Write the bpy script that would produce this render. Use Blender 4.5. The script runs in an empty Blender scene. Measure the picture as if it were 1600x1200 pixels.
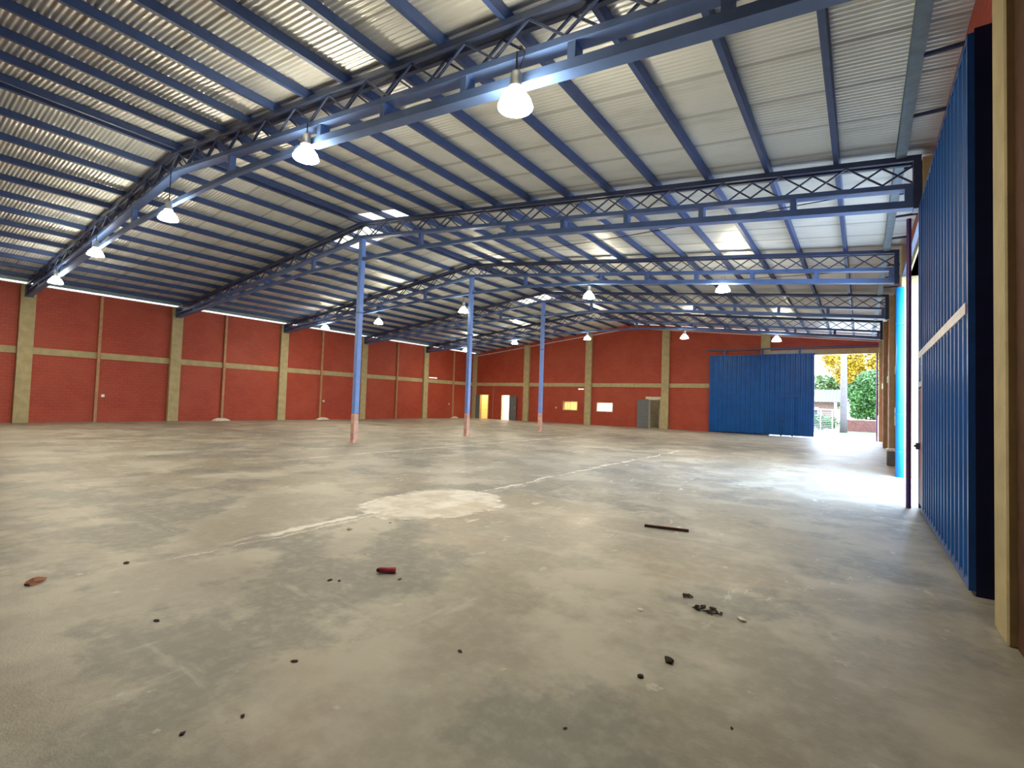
import bpy, bmesh, math, random
from mathutils import Vector, Matrix
random.seed(7)
C = bpy.context.scene.collection
scene = bpy.context.scene

# ------------------------------------------------------------------ camera
F_PX = 766.8
YAW, PITCH, ROLL = math.radians(35.4785), math.radians(2.1495), math.radians(1.8523)
fw = Vector((-math.sin(YAW)*math.cos(PITCH), math.cos(YAW)*math.cos(PITCH), math.sin(PITCH)))
rt = Vector((math.cos(YAW), math.sin(YAW), 0)); up = rt.cross(fw)
rt2 = math.cos(ROLL)*rt + math.sin(ROLL)*up
up2 = -math.sin(ROLL)*rt + math.cos(ROLL)*up
cam_data = bpy.data.cameras.new('camera'); cam = bpy.data.objects.new('camera', cam_data); C.objects.link(cam)
m = Matrix((rt2, up2, -fw)).transposed().to_4x4(); m.translation = Vector((0, 0, 1.5))
cam.matrix_world = m
cam_data.sensor_width = 36; cam_data.lens = F_PX/1600*36; cam_data.clip_start = .05; cam_data.clip_end = 500
scene.camera = cam

# ------------------------------------------------------------------ light and exposure
scene.view_settings.view_transform = 'Standard'; scene.view_settings.look = 'None'
scene.view_settings.gamma = 1; scene.view_settings.use_curve_mapping = False
scene.view_settings.exposure = 1.56
LAMP = 42.0          # emission strength of a lamp bell
LENS = 125.0         # and of the open face below it
SKY = 5.9
w = bpy.data.worlds.new('sky'); scene.world = w; w.use_nodes = True
nt = w.node_tree; bg = nt.nodes['Background']
tc = nt.nodes.new('ShaderNodeTexCoord'); sp = nt.nodes.new('ShaderNodeSeparateXYZ')
cr = nt.nodes.new('ShaderNodeValToRGB')
nt.links.new(tc.outputs['Generated'], sp.inputs[0]); nt.links.new(sp.outputs['Z'], cr.inputs['Fac'])
cr.color_ramp.elements[0].position = 0.0; cr.color_ramp.elements[0].color = (.84, .92, 1.0, 1)
cr.color_ramp.elements[1].position = .55; cr.color_ramp.elements[1].color = (.52, .72, 1.0, 1)
nt.links.new(cr.outputs[0], bg.inputs['Color']); bg.inputs['Strength'].default_value = SKY
sd = bpy.data.lights.new('sun', 'SUN'); sd.energy = 2.6; sd.angle = math.radians(1.5); sd.color = (1, .86, .62)
so = bpy.data.objects.new('sun', sd); C.objects.link(so)
so.rotation_euler = Vector((.80, -.38, -.52)).to_track_quat('-Z', 'Y').to_euler()

# ------------------------------------------------------------------ materials
def newmat(name):
    mt = bpy.data.materials.new(name); mt.use_nodes = True
    return mt, mt.node_tree, mt.node_tree.nodes['Principled BSDF']
def N(nt, typ, **kw):
    n = nt.nodes.new(typ)
    for k, v in kw.items():
        if k in n.inputs: n.inputs[k].default_value = v
        else: setattr(n, k, v)
    return n
def mixc(nt, fac, a, b, blend='MIX'):
    n = nt.nodes.new('ShaderNodeMix'); n.data_type = 'RGBA'; n.blend_type = blend
    for sock, v in ((n.inputs[0], fac), (n.inputs[6], a), (n.inputs[7], b)):
        if hasattr(v, 'type') and hasattr(v, 'links'): nt.links.new(v, sock)
        elif isinstance(v, (int, float)): sock.default_value = v
        else: sock.default_value = (*v, 1)
    return n.outputs[2]
def ramp(nt, src, a, b, smooth=True):
    n = nt.nodes.new('ShaderNodeMapRange'); n.clamp = True
    if smooth: n.interpolation_type = 'SMOOTHSTEP'
    nt.links.new(src, n.inputs[0]); n.inputs[1].default_value = a; n.inputs[2].default_value = b
    return n.outputs[0]
def math_(nt, op, a, b=0.0):
    n = nt.nodes.new('ShaderNodeMath'); n.operation = op
    for s, v in ((n.inputs[0], a), (n.inputs[1], b)):
        if hasattr(v, 'links'): nt.links.new(v, s)
        else: s.default_value = v
    return n.outputs[0]
def noise(nt, vec, scale, detail=3, rough=.55):
    n = nt.nodes.new('ShaderNodeTexNoise'); n.inputs['Scale'].default_value = scale
    n.inputs['Detail'].default_value = detail; n.inputs['Roughness'].default_value = rough
    if vec is not None: nt.links.new(vec, n.inputs['Vector'])
    return n.outputs['Fac']
def obj_vec(nt, scale=(1, 1, 1), loc=(0, 0, 0)):
    t = nt.nodes.new('ShaderNodeTexCoord'); mp = nt.nodes.new('ShaderNodeMapping')
    mp.inputs['Scale'].default_value = scale; mp.inputs['Location'].default_value = loc
    nt.links.new(t.outputs['Object'], mp.inputs[0]); return mp.outputs[0]
def paint(name, col, rough=.5, metal=0, var=.12, nscale=6, bump=0):
    mt, nt, b = newmat(name)
    v = obj_vec(nt)
    f = noise(nt, v, nscale, 4)
    c = mixc(nt, ramp(nt, f, .3, .7), [x*(1-var) for x in col], [min(1, x*(1+var)) for x in col])
    nt.links.new(c, b.inputs['Base Color']); b.inputs['Roughness'].default_value = rough; b.inputs['Metallic'].default_value = metal
    if bump:
        bp = nt.nodes.new('ShaderNodeBump'); bp.inputs['Strength'].default_value = bump; bp.inputs['Distance'].default_value = .01
        nt.links.new(noise(nt, v, nscale*6, 3), bp.inputs['Height']); nt.links.new(bp.outputs[0], b.inputs['Normal'])
    return mt
def emit(name, col, s):
    mt = bpy.data.materials.new(name); mt.use_nodes = True; nt = mt.node_tree
    nt.nodes.remove(nt.nodes['Principled BSDF']); e = nt.nodes.new('ShaderNodeEmission')
    e.inputs[0].default_value = (*col, 1); e.inputs[1].default_value = s
    nt.links.new(e.outputs[0], nt.nodes['Material Output'].inputs[0]); return mt

def brick_mat(name, axis):
    """painted hollow brick; axis = horizontal axis of the wall"""
    mt, nt, b = newmat(name)
    t = nt.nodes.new('ShaderNodeTexCoord'); s = nt.nodes.new('ShaderNodeSeparateXYZ'); cb = nt.nodes.new('ShaderNodeCombineXYZ')
    nt.links.new(t.outputs['Object'], s.inputs[0]); nt.links.new(s.outputs[axis], cb.inputs[0]); nt.links.new(s.outputs['Z'], cb.inputs[1])
    br = nt.nodes.new('ShaderNodeTexBrick'); nt.links.new(cb.outputs[0], br.inputs['Vector'])
    br.inputs['Scale'].default_value = 1; br.inputs['Brick Width'].default_value = .27; br.inputs['Row Height'].default_value = .135
    br.inputs['Mortar Size'].default_value = .009; br.inputs['Mortar Smooth'].default_value = .4; br.inputs['Bias'].default_value = 0
    br.inputs['Color1'].default_value = (.41, .054, .025, 1); br.inputs['Color2'].default_value = (.345, .044, .020, 1)
    br.inputs['Mortar'].default_value = (.20, .032, .018, 1)
    v = obj_vec(nt)
    n1 = noise(nt, v, .9, 5); n2 = noise(nt, v, 14, 3)
    c = mixc(nt, ramp(nt, n1, .35, .7), br.outputs['Color'], (.42, .078, .040))
    c2 = mixc(nt, .55, br.outputs['Color'], c)
    c3 = mixc(nt, ramp(nt, n2, .68, .8), c2, (.42, .12, .075))
    nt.links.new(c3, b.inputs['Base Color']); b.inputs['Roughness'].default_value = .62
    bp = nt.nodes.new('ShaderNodeBump'); bp.inputs['Strength'].default_value = .6; bp.inputs['Distance'].default_value = .012
    h = math_(nt, 'SUBTRACT', math_(nt, 'MULTIPLY', n2, .35), br.outputs['Fac'])
    nt.links.new(h, bp.inputs['Height']); nt.links.new(bp.outputs[0], b.inputs['Normal'])
    return mt

def floor_mat():
    mt, nt, b = newmat('worn_concrete')
    v = obj_vec(nt)
    s = nt.nodes.new('ShaderNodeSeparateXYZ'); nt.links.new(v, s.inputs[0]); X, Y = s.outputs[0], s.outputs[1]
    big = noise(nt, v, .22, 4, .6); mid = noise(nt, v, .9, 6, .62); fine = noise(nt, v, 9, 5, .65); grit = noise(nt, v, 70, 2, .7)
    c = mixc(nt, ramp(nt, big, .36, .64), (.27, .245, .195), (.335, .315, .275))
    c = mixc(nt, math_(nt, 'MULTIPLY', ramp(nt, mid, .44, .62), .8), c, (.48, .46, .40))
    c = mixc(nt, math_(nt, 'MULTIPLY', ramp(nt, noise(nt, obj_vec(nt, loc=(31, 4, 2)), .7, 6, .65), .50, .60), .7), c, (.165, .168, .16))
    c = mixc(nt, math_(nt, 'MULTIPLY', ramp(nt, noise(nt, obj_vec(nt, loc=(11, 40, 2)), .5, 4, .6), .55, .7), .45), c, (.34, .265, .20))
    c = mixc(nt, math_(nt, 'MULTIPLY', ramp(nt, fine, .42, .68), .28), c, (.46, .44, .40))
    # trowel scuffs: pale elongated streaks in two directions
    for sc_, rot, lo in (((.45, 2.6, 1), .5, .60), ((2.4, .5, 1), -.25, .62)):
        t2 = nt.nodes.new('ShaderNodeTexCoord'); m2 = nt.nodes.new('ShaderNodeMapping'); m2.inputs['Scale'].default_value = sc_; m2.inputs['Rotation'].default_value = (0, 0, rot)
        nt.links.new(t2.outputs['Object'], m2.inputs[0])
        st = noise(nt, m2.outputs[0], 1.6, 6, .6)
        c = mixc(nt, math_(nt, 'MULTIPLY', ramp(nt, st, lo, lo+.12), .28), c, (.60, .58, .53))
    c = mixc(nt, math_(nt, 'MULTIPLY', ramp(nt, noise(nt, obj_vec(nt, loc=(5, 5, 0)), 5, 4, .6), .66, .72), .5), c, (.62, .60, .55))
    c = mixc(nt, math_(nt, 'MULTIPLY', ramp(nt, grit, .35, .2), .35), c, (.15, .14, .12))
    wide = ramp(nt, noise(nt, obj_vec(nt, loc=(3, 9, 0)), 1.6, 5, .65), .30, .72)
    sp1 = noise(nt, obj_vec(nt, (1, .45, 1), (17, 3, 0)), 4.5, 6, .68)
    c = mixc(nt, math_(nt, 'MULTIPLY', math_(nt, 'MULTIPLY', ramp(nt, sp1, .60, .66), math_(nt, 'MULTIPLY', ramp(nt, Y, 2.6, 5.5), ramp(nt, noise(nt, obj_vec(nt, loc=(2, 60, 0)), .45, 3), .42, .56))), .8), c, (.66, .65, .61))
    wob = math_(nt, 'MULTIPLY', math_(nt, 'SUBTRACT', noise(nt, v, 1.1, 5, .6), .5), .55)
    wob2 = math_(nt, 'MULTIPLY', math_(nt, 'SUBTRACT', noise(nt, v, 9, 4, .7), .5), .12)
    def line(pos, half, lo, hi, col, amt, axis=X, along=Y):
        nonlocal c
        d = math_(nt, 'ABSOLUTE', math_(nt, 'ADD', math_(nt, 'ADD', math_(nt, 'SUBTRACT', axis, pos), wob), wob2))
        d = math_(nt, 'DIVIDE', d, math_(nt, 'ADD', math_(nt, 'MULTIPLY', wide, 1.7), .15))
        k = ramp(nt, d, half*2.2, half*.5)
        k = math_(nt, 'MULTIPLY', k, ramp(nt, along, lo, lo+.8)); k = math_(nt, 'MULTIPLY', k, ramp(nt, along, hi, hi-1.5))
        k = math_(nt, 'MULTIPLY', k, ramp(nt, noise(nt, v, 2.3, 4, .6), .34, .52))
        c = mixc(nt, math_(nt, 'MULTIPLY', k, amt), c, col)
    line(-5.18, .030, 2.2, 18, (.78, .77, .74), .9)
    line(-5.05, .014, 1.0, 9, (.70, .68, .62), .7)
    line(-10.9, .05, 6, 22, (.72, .70, .64), .7)
    line(-16.6, .05, 6, 25, (.66, .62, .54), .5)
    line(5.8, .02, -20, 0, (.22, .21, .19), .35, Y, X)
    line(16.0, .03, -24, 0, (.60, .58, .54), .5, Y, X)
    # the big pale repair patch
    dx = math_(nt, 'DIVIDE', math_(nt, 'ADD', X, 5.05), .84); dy = math_(nt, 'DIVIDE', math_(nt, 'SUBTRACT', Y, 5.28), 1.06)
    r = math_(nt, 'SQRT', math_(nt, 'ADD', math_(nt, 'MULTIPLY', dx, dx), math_(nt, 'MULTIPLY', dy, dy)))
    r = math_(nt, 'ADD', r, math_(nt, 'MULTIPLY', math_(nt, 'SUBTRACT', noise(nt, v, 2.2, 5, .65), .5), .75))
    pc = mixc(nt, ramp(nt, noise(nt, v, 1.7, 5, .6), .38, .62), (.50, .45, .37), (.72, .70, .66))
    c = mixc(nt, math_(nt, 'MULTIPLY', ramp(nt, r, 1.10, .86), .88), c, pc)
    rim = math_(nt, 'MULTIPLY', ramp(nt, r, .93, 1.0), ramp(nt, r, 1.10, 1.02))
    c = mixc(nt, math_(nt, 'MULTIPLY', rim, math_(nt, 'MULTIPLY', ramp(nt, noise(nt, v, 3.1, 3), .42, .6), .8)), c, (.80, .79, .75))
    nt.links.new(c, b.inputs['Base Color'])
    rg = nt.nodes.new('ShaderNodeMapRange'); nt.links.new(mid, rg.inputs[0]); rg.inputs[3].default_value = .32; rg.inputs[4].default_value = .60
    nt.links.new(rg.outputs[0], b.inputs['Roughness'])
    bp = nt.nodes.new('ShaderNodeBump'); bp.inputs['Strength'].default_value = .35; bp.inputs['Distance'].default_value = .01
    nt.links.new(math_(nt, 'ADD', fine, math_(nt, 'MULTIPLY', grit, .4)), bp.inputs['Height']); nt.links.new(bp.outputs[0], b.inputs['Normal'])
    return mt

def roof_mat():
    mt, nt, b = newmat('galvanised_sheet')
    v = obj_vec(nt); s = nt.nodes.new('ShaderNodeSeparateXYZ'); nt.links.new(v, s.inputs[0])
    # each sheet is 1 m wide along the building; its tone and its darker lap edge
    k = math_(nt, 'FLOOR', math_(nt, 'DIVIDE', s.outputs[1], 1.0))
    wn = nt.nodes.new('ShaderNodeTexWhiteNoise'); wn.noise_dimensions = '1D'; nt.links.new(k, wn.inputs['W'])
    c = mixc(nt, wn.outputs['Value'], (.70, .72, .72), (.78, .80, .79))
    fr = math_(nt, 'FRACT', math_(nt, 'DIVIDE', s.outputs[1], 1.0))
    c = mixc(nt, math_(nt, 'MULTIPLY', ramp(nt, fr, .06, .03), .45), c, (.28, .28, .28))
    c = mixc(nt, math_(nt, 'MULTIPLY', ramp(nt, noise(nt, obj_vec(nt, (.6, 2.2, 1)), 1.2, 5), .5, .75), .35), c, (.38, .38, .37))
    nt.links.new(c, b.inputs['Base Color']); b.inputs['Metallic'].default_value = .5; b.inputs['Roughness'].default_value = .36
    return mt

M = dict(
    floor=floor_mat(), roof=roof_mat(), brickY=brick_mat('painted_brick_long', 'Y'), brickX=brick_mat('painted_brick_end', 'X'),
    steel=paint('blue_steel', (.085, .155, .36), .42, .1, .10, 3), chord=paint('dark_blue_steel', (.035, .055, .13), .45, .1),
    purlin=paint('navy_purlin', (.024, .052, .16), .5, 0), web=paint('lattice_paint', (.05, .075, .17), .45, .1),
    post=paint('post_blue', (.20, .34, .78), .38, 0, .06), primer=paint('post_primer', (.66, .40, .33), .6, 0, .2, 5),
    eave=paint('grey_blue_eave', (.19, .27, .33), .45, .2),
    tan=paint('khaki_concrete', (.41, .345, .19), .75, 0, .10, 4, .3), slim=paint('brown_slim_post', (.42, .225, .12), .6, 0, .12),
    gate=paint('gate_blue', (.001, .080, .33), .40, 0, .12, 2), gatefr=paint('gate_frame_blue', (.01, .07, .30), .35, 0),
    gapshade=paint('gap_shade_navy', (.004, .008, .05), .5), black=paint('black_steel', (.004, .004, .005), .8),
    rail=paint('pale_rail', (.62, .62, .66), .4, .2), maroon=paint('maroon_paint', (.20, .018, .045), .45),
    pipe=paint('bright_blue_pipe', (.01, .27, .80), .35, 0, .04), purple=paint('purple_pole', (.10, .035, .17), .35, .2),
    nearshade=paint('shaded_near_wall', (.075, .030, .013), .8, 0, .2, 5, .4),
    white=paint('white_plastic', (.80, .80, .78), .45), alu=paint('aluminium', (.6, .6, .6), .35, .7),
    greydoor=paint('grey_door_paint', (.13, .145, .155), .5, 0, .1), cream=paint('cream_render', (.62, .58, .46), .8, 0, .08),
    chalk=paint('pale_rubble', (.66, .63, .56), .9, 0, .2, 9, .5), red=paint('red_plastic', (.46, .06, .10), .35, 0, .2, 20),
    wood=paint('dark_wood', (.045, .018, .014), .7, 0, .3, 20), leafd=paint('dry_leaf', (.035, .025, .018), .9, 0, .3, 30),
    cable=paint('black_cable', (.02, .02, .025), .5),
    road=paint('sunlit_paving', (.62, .60, .56), .9, 0, .08, 1), grass=paint('verge_grass', (.05, .085, .018), .9, 0, .35, 1.5),
    earth=paint('dry_ground', (.40, .34, .25), .95, 0, .2, .8), leaf=paint('green_leaves', (.034, .10, .014), .6, 0, .4, 1.2),
    leafy=paint('sunlit_gold_leaves', (.30, .19, .004), .6, 0, .3, 1.2), leafb=paint('pale_green_leaves', (.075, .125, .03), .6, 0, .3, 1.0),  # leafy: gold of the low sun is put into the leaf colour
    trunk=paint('bark', (.12, .08, .05), .9), pole=paint('pale_pole', (.10, .09, .09), .8), tin=paint('pale_tin_roof', (.045, .06, .07), .6, 0),
    houseplaster=paint('house_wall', (.18, .12, .10), .9), pinkbrick=paint('pink_brick', (.095, .035, .025), .9, 0, .25, 8),
    room=paint('room_plaster', (.78, .70, .50), .85), roomw=paint('room_white', (.85, .84, .80), .85),
)
for k_ in ('gate', 'gatefr', 'gapshade', 'nearshade'): M[k_].node_tree.nodes['Principled BSDF'].inputs['Specular IOR Level'].default_value = .3
# translucent roof-light sheet
mt, nt, b = newmat('rooflight_sheet'); M['sky'] = mt
tr = nt.nodes.new('ShaderNodeBsdfTranslucent'); tr.inputs[0].default_value = (.26, .20, .13, 1)
tp = nt.nodes.new('ShaderNodeBsdfTransparent'); tp.inputs[0].default_value = (.24, .175, .11, 1)
mx = nt.nodes.new('ShaderNodeMixShader'); mx.inputs[0].default_value = .55
nt.links.new(tr.outputs[0], mx.inputs[1]); nt.links.new(tp.outputs[0], mx.inputs[2]); nt.links.new(mx.outputs[0], nt.nodes['Material Output'].inputs[0])
mt, nt, b = newmat('window_glass'); M['glass'] = mt
b.inputs['Base Color'].default_value = (.9, .93, .92, 1); b.inputs['Roughness'].default_value = .08
tp = nt.nodes.new('ShaderNodeBsdfTransparent'); mx = nt.nodes.new('ShaderNodeMixShader'); mx.inputs[0].default_value = .85
nt.links.new(b.outputs[0], mx.inputs[1]); nt.links.new(tp.outputs[0], mx.inputs[2]); nt.links.new(mx.outputs[0], nt.nodes['Material Output'].inputs[0])
M['bulb'] = emit('lamp_glow', (1.0, .90, .66), LAMP)
M['lens'] = emit('lamp_face_glow', (1.0, .90, .66), LENS)
M['roomlamp_warm'] = emit('room_tube_warm', (1, .74, .32), 60)
M['roomlamp_white'] = emit('room_tube_white', (1, .95, .84), 150)
M['tube'] = emit('small_tube_glow', (1, 1, .95), 1.2)

# ------------------------------------------------------------------ mesh helpers
class MB:
    def __init__(s): s.bm = bmesh.new()
    def box(s, x0, x1, y0, y1, z0, z1, bev=0):
        vs = [s.bm.verts.new((x, y, z)) for x in (x0, x1) for y in (y0, y1) for z in (z0, z1)]
        fs = [s.bm.faces.new([vs[i] for i in q]) for q in ((0, 1, 3, 2), (4, 6, 7, 5), (0, 4, 5, 1), (2, 3, 7, 6), (0, 2, 6, 4), (1, 5, 7, 3))]
        if bev:
            es = list({e for f in fs for e in f.edges})
            bmesh.ops.bevel(s.bm, geom=es, offset=bev, segments=1, affect='EDGES')
        return s
    def beam(s, a, b, w, h, upv=(0, 0, 1)):
        a, b = Vector(a), Vector(b); d = (b-a).normalized(); u = Vector(upv)
        r = d.cross(u).normalized(); u = r.cross(d)
        vs = [s.bm.verts.new(p + r*(w/2*i) + u*(h/2*j)) for p in (a, b) for i, j in ((-1, -1), (1, -1), (1, 1), (-1, 1))]
        for q in ((0, 3, 2, 1), (4, 5, 6, 7), (0, 1, 5, 4), (1, 2, 6, 5), (2, 3, 7, 6), (3, 0, 4, 7)): s.bm.faces.new([vs[i] for i in q])
        return s
    def tube(s, pts, r, n=8, r2=None):
        pts = [Vector(p) for p in pts]; rings = []
        for i, p in enumerate(pts):
            d = (pts[min(i+1, len(pts)-1)] - pts[max(i-1, 0)]).normalized()
            u = Vector((0, 0, 1)) if abs(d.z) < .9 else Vector((1, 0, 0))
            a = d.cross(u).normalized(); b = d.cross(a)
            rr = r if r2 is None else r + (r2-r)*i/(len(pts)-1)
            rings.append([s.bm.verts.new(p + (a*math.cos(t)+b*math.sin(t))*rr) for t in [2*math.pi*k/n for k in range(n)]])
        for A, B in zip(rings, rings[1:]):
            for k in range(n): s.bm.faces.new((A[k], A[(k+1) % n], B[(k+1) % n], B[k]))
        s.bm.faces.new(rings[0][::-1]); s.bm.faces.new(rings[-1]); return s
    def lathe(s, prof, n=24, cx=0, cy=0, cz=0):
        rings = []
        for r, z in prof:
            if r < 1e-4: rings.append([s.bm.verts.new((cx, cy, cz+z))])
            else: rings.append([s.bm.verts.new((cx+r*math.cos(2*math.pi*k/n), cy+r*math.sin(2*math.pi*k/n), cz+z)) for k in range(n)])
        for A, B in zip(rings, rings[1:]):
            for k in range(n):
                k2 = (k+1) % n
                if len(A) == 1 and len(B) == 1: continue
                if len(A) == 1: s.bm.faces.new((A[0], B[k], B[k2]))
                elif len(B) == 1: s.bm.faces.new((A[k], A[k2], B[0]))
                else: s.bm.faces.new((A[k], A[k2], B[k2], B[k]))
        return s
    def grid(s, rows):
        vr = [[s.bm.verts.new(p) for p in r] for r in rows]
        for A, B in zip(vr, vr[1:]):
            for i in range(len(A)-1): s.bm.faces.new((A[i], A[i+1], B[i+1], B[i]))
        return s
    def build(s, name, mat, parent=None, smooth=False, loc=None):
        me = bpy.data.meshes.new(name); bmesh.ops.recalc_face_normals(s.bm, faces=s.bm.faces[:]); s.bm.to_mesh(me); s.bm.free()
        me.materials.append(mat)
        if smooth:
            for p in me.polygons: p.use_smooth = True
        o = bpy.data.objects.new(name, me); C.objects.link(o)
        if parent: o.parent = parent
        if loc: o.location = loc
        return o
def tag(o, label=None, cat=None, group=None, kind=None):
    if label: o['label'] = label
    if cat: o['category'] = cat
    if group: o['group'] = group
    if kind: o['kind'] = kind
    return o
def thing(name, label, cat, loc=(0, 0, 0), rz=0, group=None):
    o = bpy.data.objects.new(name, None); C.objects.link(o); o.location = loc; o.rotation_euler = (0, 0, rz); o.empty_display_size = .2
    return tag(o, label, cat, group)
def struct(o): o['kind'] = 'structure'; return o
def copy_tree(o, parent=None):
    c = o.copy(); C.objects.link(c); c.parent = parent
    for ch in list(o.children): copy_tree(ch, c)
    return c
ORD = ['first', 'second', 'third', 'fourth', 'fifth', 'sixth', 'seventh', 'eighth', 'ninth', 'tenth', 'eleventh', 'twelfth', 'thirteenth', 'fourteenth']

# ------------------------------------------------------------------ the plan
XR = -13.68                                   # ridge
T = [4.79, 10.28, 15.97, 21.82, 27.80]        # truss lines
YB = 34.01; YF = -6.6; XL = -28.4; XW = .95
SL = .113
def ztop(x): return 7.38 - SL*abs(x-XR)      # top of the trusses
def zroof(x): return ztop(x) + .165

# ------------------------------------------------------------------ floor, roof
f = MB(); f.box(XL-.3, 1.25, YF-.3, YB+.24, -.12, 0); struct(f.build('floor', M['floor']))
def corr_sheet(xs, y0, y1, pitch=1/12, amp=.014, holes=()):
    mb = MB(); n = int(round((y1-y0)/pitch*6)); bm = mb.bm; prev = None
    for i in range(n+1):
        y = y0 + (y1-y0)*i/n; fr = (y % 1.0)
        dz = amp*math.cos(2*math.pi*y/pitch) + .006*fr
        row = [bm.verts.new((x, y, zroof(x)+dz)) for x in xs]
        if prev:
            ym = y - (y1-y0)/n/2
            for k in range(len(xs)-1):
                xm = (xs[k]+xs[k+1])/2
                if any(hx0 < xm < hx1 and hy0 < ym < hy1 for hx0, hx1, hy0, hy1 in holes): continue
                bm.faces.new((prev[k], prev[k+1], row[k+1], row[k]))
        prev = row
    for v in [v for v in bm.verts if not v.link_faces]: bm.verts.remove(v)
    return mb
SKYL = [(XR, -11.4, 9.95, 11.0), (-16.25, XR, 10.4, 11.85), (XR, -12.3, 22.4, 23.1), (-16.0, XR, 22.4, 23.7)]
xs = sorted({XL-.45, -22.0, -16.25, -16.0, XR, -12.3, -11.4, -6.0, 1.15})
struct(corr_sheet(xs, YF-.3, YB+.5, holes=SKYL).build('ceiling', M['roof'], smooth=True))
SKN = ['translucent roof light right of the ridge by the first blue post', 'glowing translucent roof light left of the ridge by the first blue post',
       'small translucent roof light right of the ridge above the third blue post', 'small translucent roof light left of the ridge above the third blue post']
for (x0, x1, y0, y1), lb in zip(SKYL, SKN):
    mb = MB(); rows = []
    n = int((y1-y0)*12*6)
    for i in range(n+1):
        y = y0+(y1-y0)*i/n; rows.append([(x, y, zroof(x)+.014*math.cos(2*math.pi*y*12)+.006*(y % 1.0)) for x in (x0, x1)])
    tag(mb.grid(rows).build('roof_light', M['sky'], smooth=True), lb, 'skylight', 'translucent roof lights at the ridge')

# ------------------------------------------------------------------ walls
ZWL = 5.75
def wall_with_holes(axis, a0, a1, t0, t1, ztopf, holes, mat, name):
    """holes: (a0,a1,z0,z1)"""
    mb = MB(); cuts = sorted({a0, a1, *[h[0] for h in holes], *[h[1] for h in holes], *([XR] if axis == 'X' else [])})
    for c0, c1 in zip(cuts, cuts[1:]):
        if c0 < a0 or c1 > a1: continue
        cm = (c0+c1)/2; hs = sorted([h for h in holes if h[0] <= cm <= h[1]], key=lambda h: h[2]); z = 0
        segs = []
        for h in hs:
            if h[2] > z+.001: segs.append((z, h[2]))
            z = h[3]
        segs.append((z, None))
        for z0, z1 in segs:
            za = z1 if z1 is not None else ztopf(c0); zb = z1 if z1 is not None else ztopf(c1)
            vs = []
            for a, zt in ((c0, za), (c1, zb)):
                for t in (t0, t1):
                    for zz in (z0, zt):
                        vs.append(mb.bm.verts.new((a, t, zz) if axis == 'X' else (t, a, zz)))
            for q in ((0, 1, 3, 2), (4, 6, 7, 5), (0, 4, 5, 1), (2, 3, 7, 6), (0, 2, 6, 4), (1, 5, 7, 3)): mb.bm.faces.new([vs[i] for i in q])
    return struct(mb.build(name, mat))
wall_with_holes('Y', YF, YB, XL-.2, XL, lambda a: ZWL, [], M['brickY'], 'wall_left')
BH = [(-27.70, -26.72, 0, 2.12), (-25.28, -24.38, 0, 2.12), (-19.24, -17.92, 1.03, 1.72), (-16.30, -15.0, 1.03, 1.70), (-12.27, -11.42, 0, 2.05), (-4.64, .78, 0, 4.92)]
wall_with_holes('X', XL, 1.25, YB, YB+.24, lambda a: zroof(a)-.05, BH, M['brickX'], 'wall_back')
wall_with_holes('X', XL, 1.25, YF-.24, YF, lambda a: zroof(a)-.05, [], M['brickX'], 'wall_front')
wall_with_holes('Y', 4.60, YB, XW, 1.25, lambda a: zroof(1.0)-.05, [(5.0, 9.95, 0, 4.9), (10.6, 15.3, 0, 4.9)], M['brickY'], 'wall_right')
mb = MB(); mb.box(.84, 1.25, YF, 4.595, 0, zroof(1)-.05); struct(mb.build('wall_right_near', M['nearshade']))  # shade at this near end is put into the wall's dark brown
# horizontal concrete bands (trim)
mb = MB(); mb.box(XL, XL+.035, YF, YB, 2.88, 3.16); struct(mb.build('trim_1', M['tan']))
mb = MB(); mb.box(XL, -4.64, YB-.035, YB, 2.88, 3.16); struct(mb.build('trim_2', M['tan']))
mb = MB(); mb.box(-4.64, XW, YB-.05, YB+.24, 4.9, 5.22); struct(mb.build('trim_3', M['tan']))
mb = MB(); mb.box(XW-.03, XW, 16.2, YB, 2.88, 3.16); struct(mb.build('trim_4', M['tan']))
mb = MB(); mb.box(XW-.03, 1.27, 10.6, 15.3, 4.9, 5.15); struct(mb.build('trim_5', M['tan']))
# thin strip along the gable slope under the roof
mb = MB()
for xa, xb in ((XL, XR), (XR, XW)): mb.beam((xa, YB-.06, zroof(xa)-.36), (xb, YB-.06, zroof(xb)-.36), .06, .05)
struct(mb.build('trim_6', M['rail']))
# left gutter: pale channel along the wall head
mb = MB(); mb.box(XL-.12, XL+.10, YF, YB, ZWL, ZWL+.025); struct(mb.build('trim_7', M['rail']))

def pilaster(name, label, x0, x1, y0, y1, z, grp):
    mb = MB(); mb.box(x0, x1, y0, y1, 0, z, .012)
    return tag(mb.build(name, M['tan']), label, 'column', grp)
PG = 'khaki concrete columns of the walls'
LBL = ['khaki concrete column on the long red wall, nearest of its row', 'khaki concrete column on the long red wall, second of its row from the camera end',
       'khaki concrete column on the long red wall, third of its row from the camera end', 'khaki concrete column on the long red wall just behind the nearest blue post',
       'khaki concrete column on the long red wall, last before the far corner']
for y, lb in zip(T, LBL): pilaster('concrete_column', lb, XL, XL+.2, y-.24, y+.24, ZWL-.01, PG)
pilaster('concrete_column', 'khaki concrete column standing in the far left corner beside the first grey door', XL, XL+.3, YB-.3, YB, ztop(XL)-.02, PG)
for x, lb in ((-22.69, 'khaki concrete column on the end wall between the second grey door and the yellow window'), (-17.01, 'khaki concrete column on the end wall between the two small windows'),
              (-11.10, 'khaki concrete column on the end wall between the open grey door and the blue gate'), (-4.86, 'khaki concrete column on the end wall rising behind the blue sliding gate')):
    pilaster('concrete_column', lb, x-.26, x+.26, YB-.2, YB, zroof(x)-.2, PG)
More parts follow.
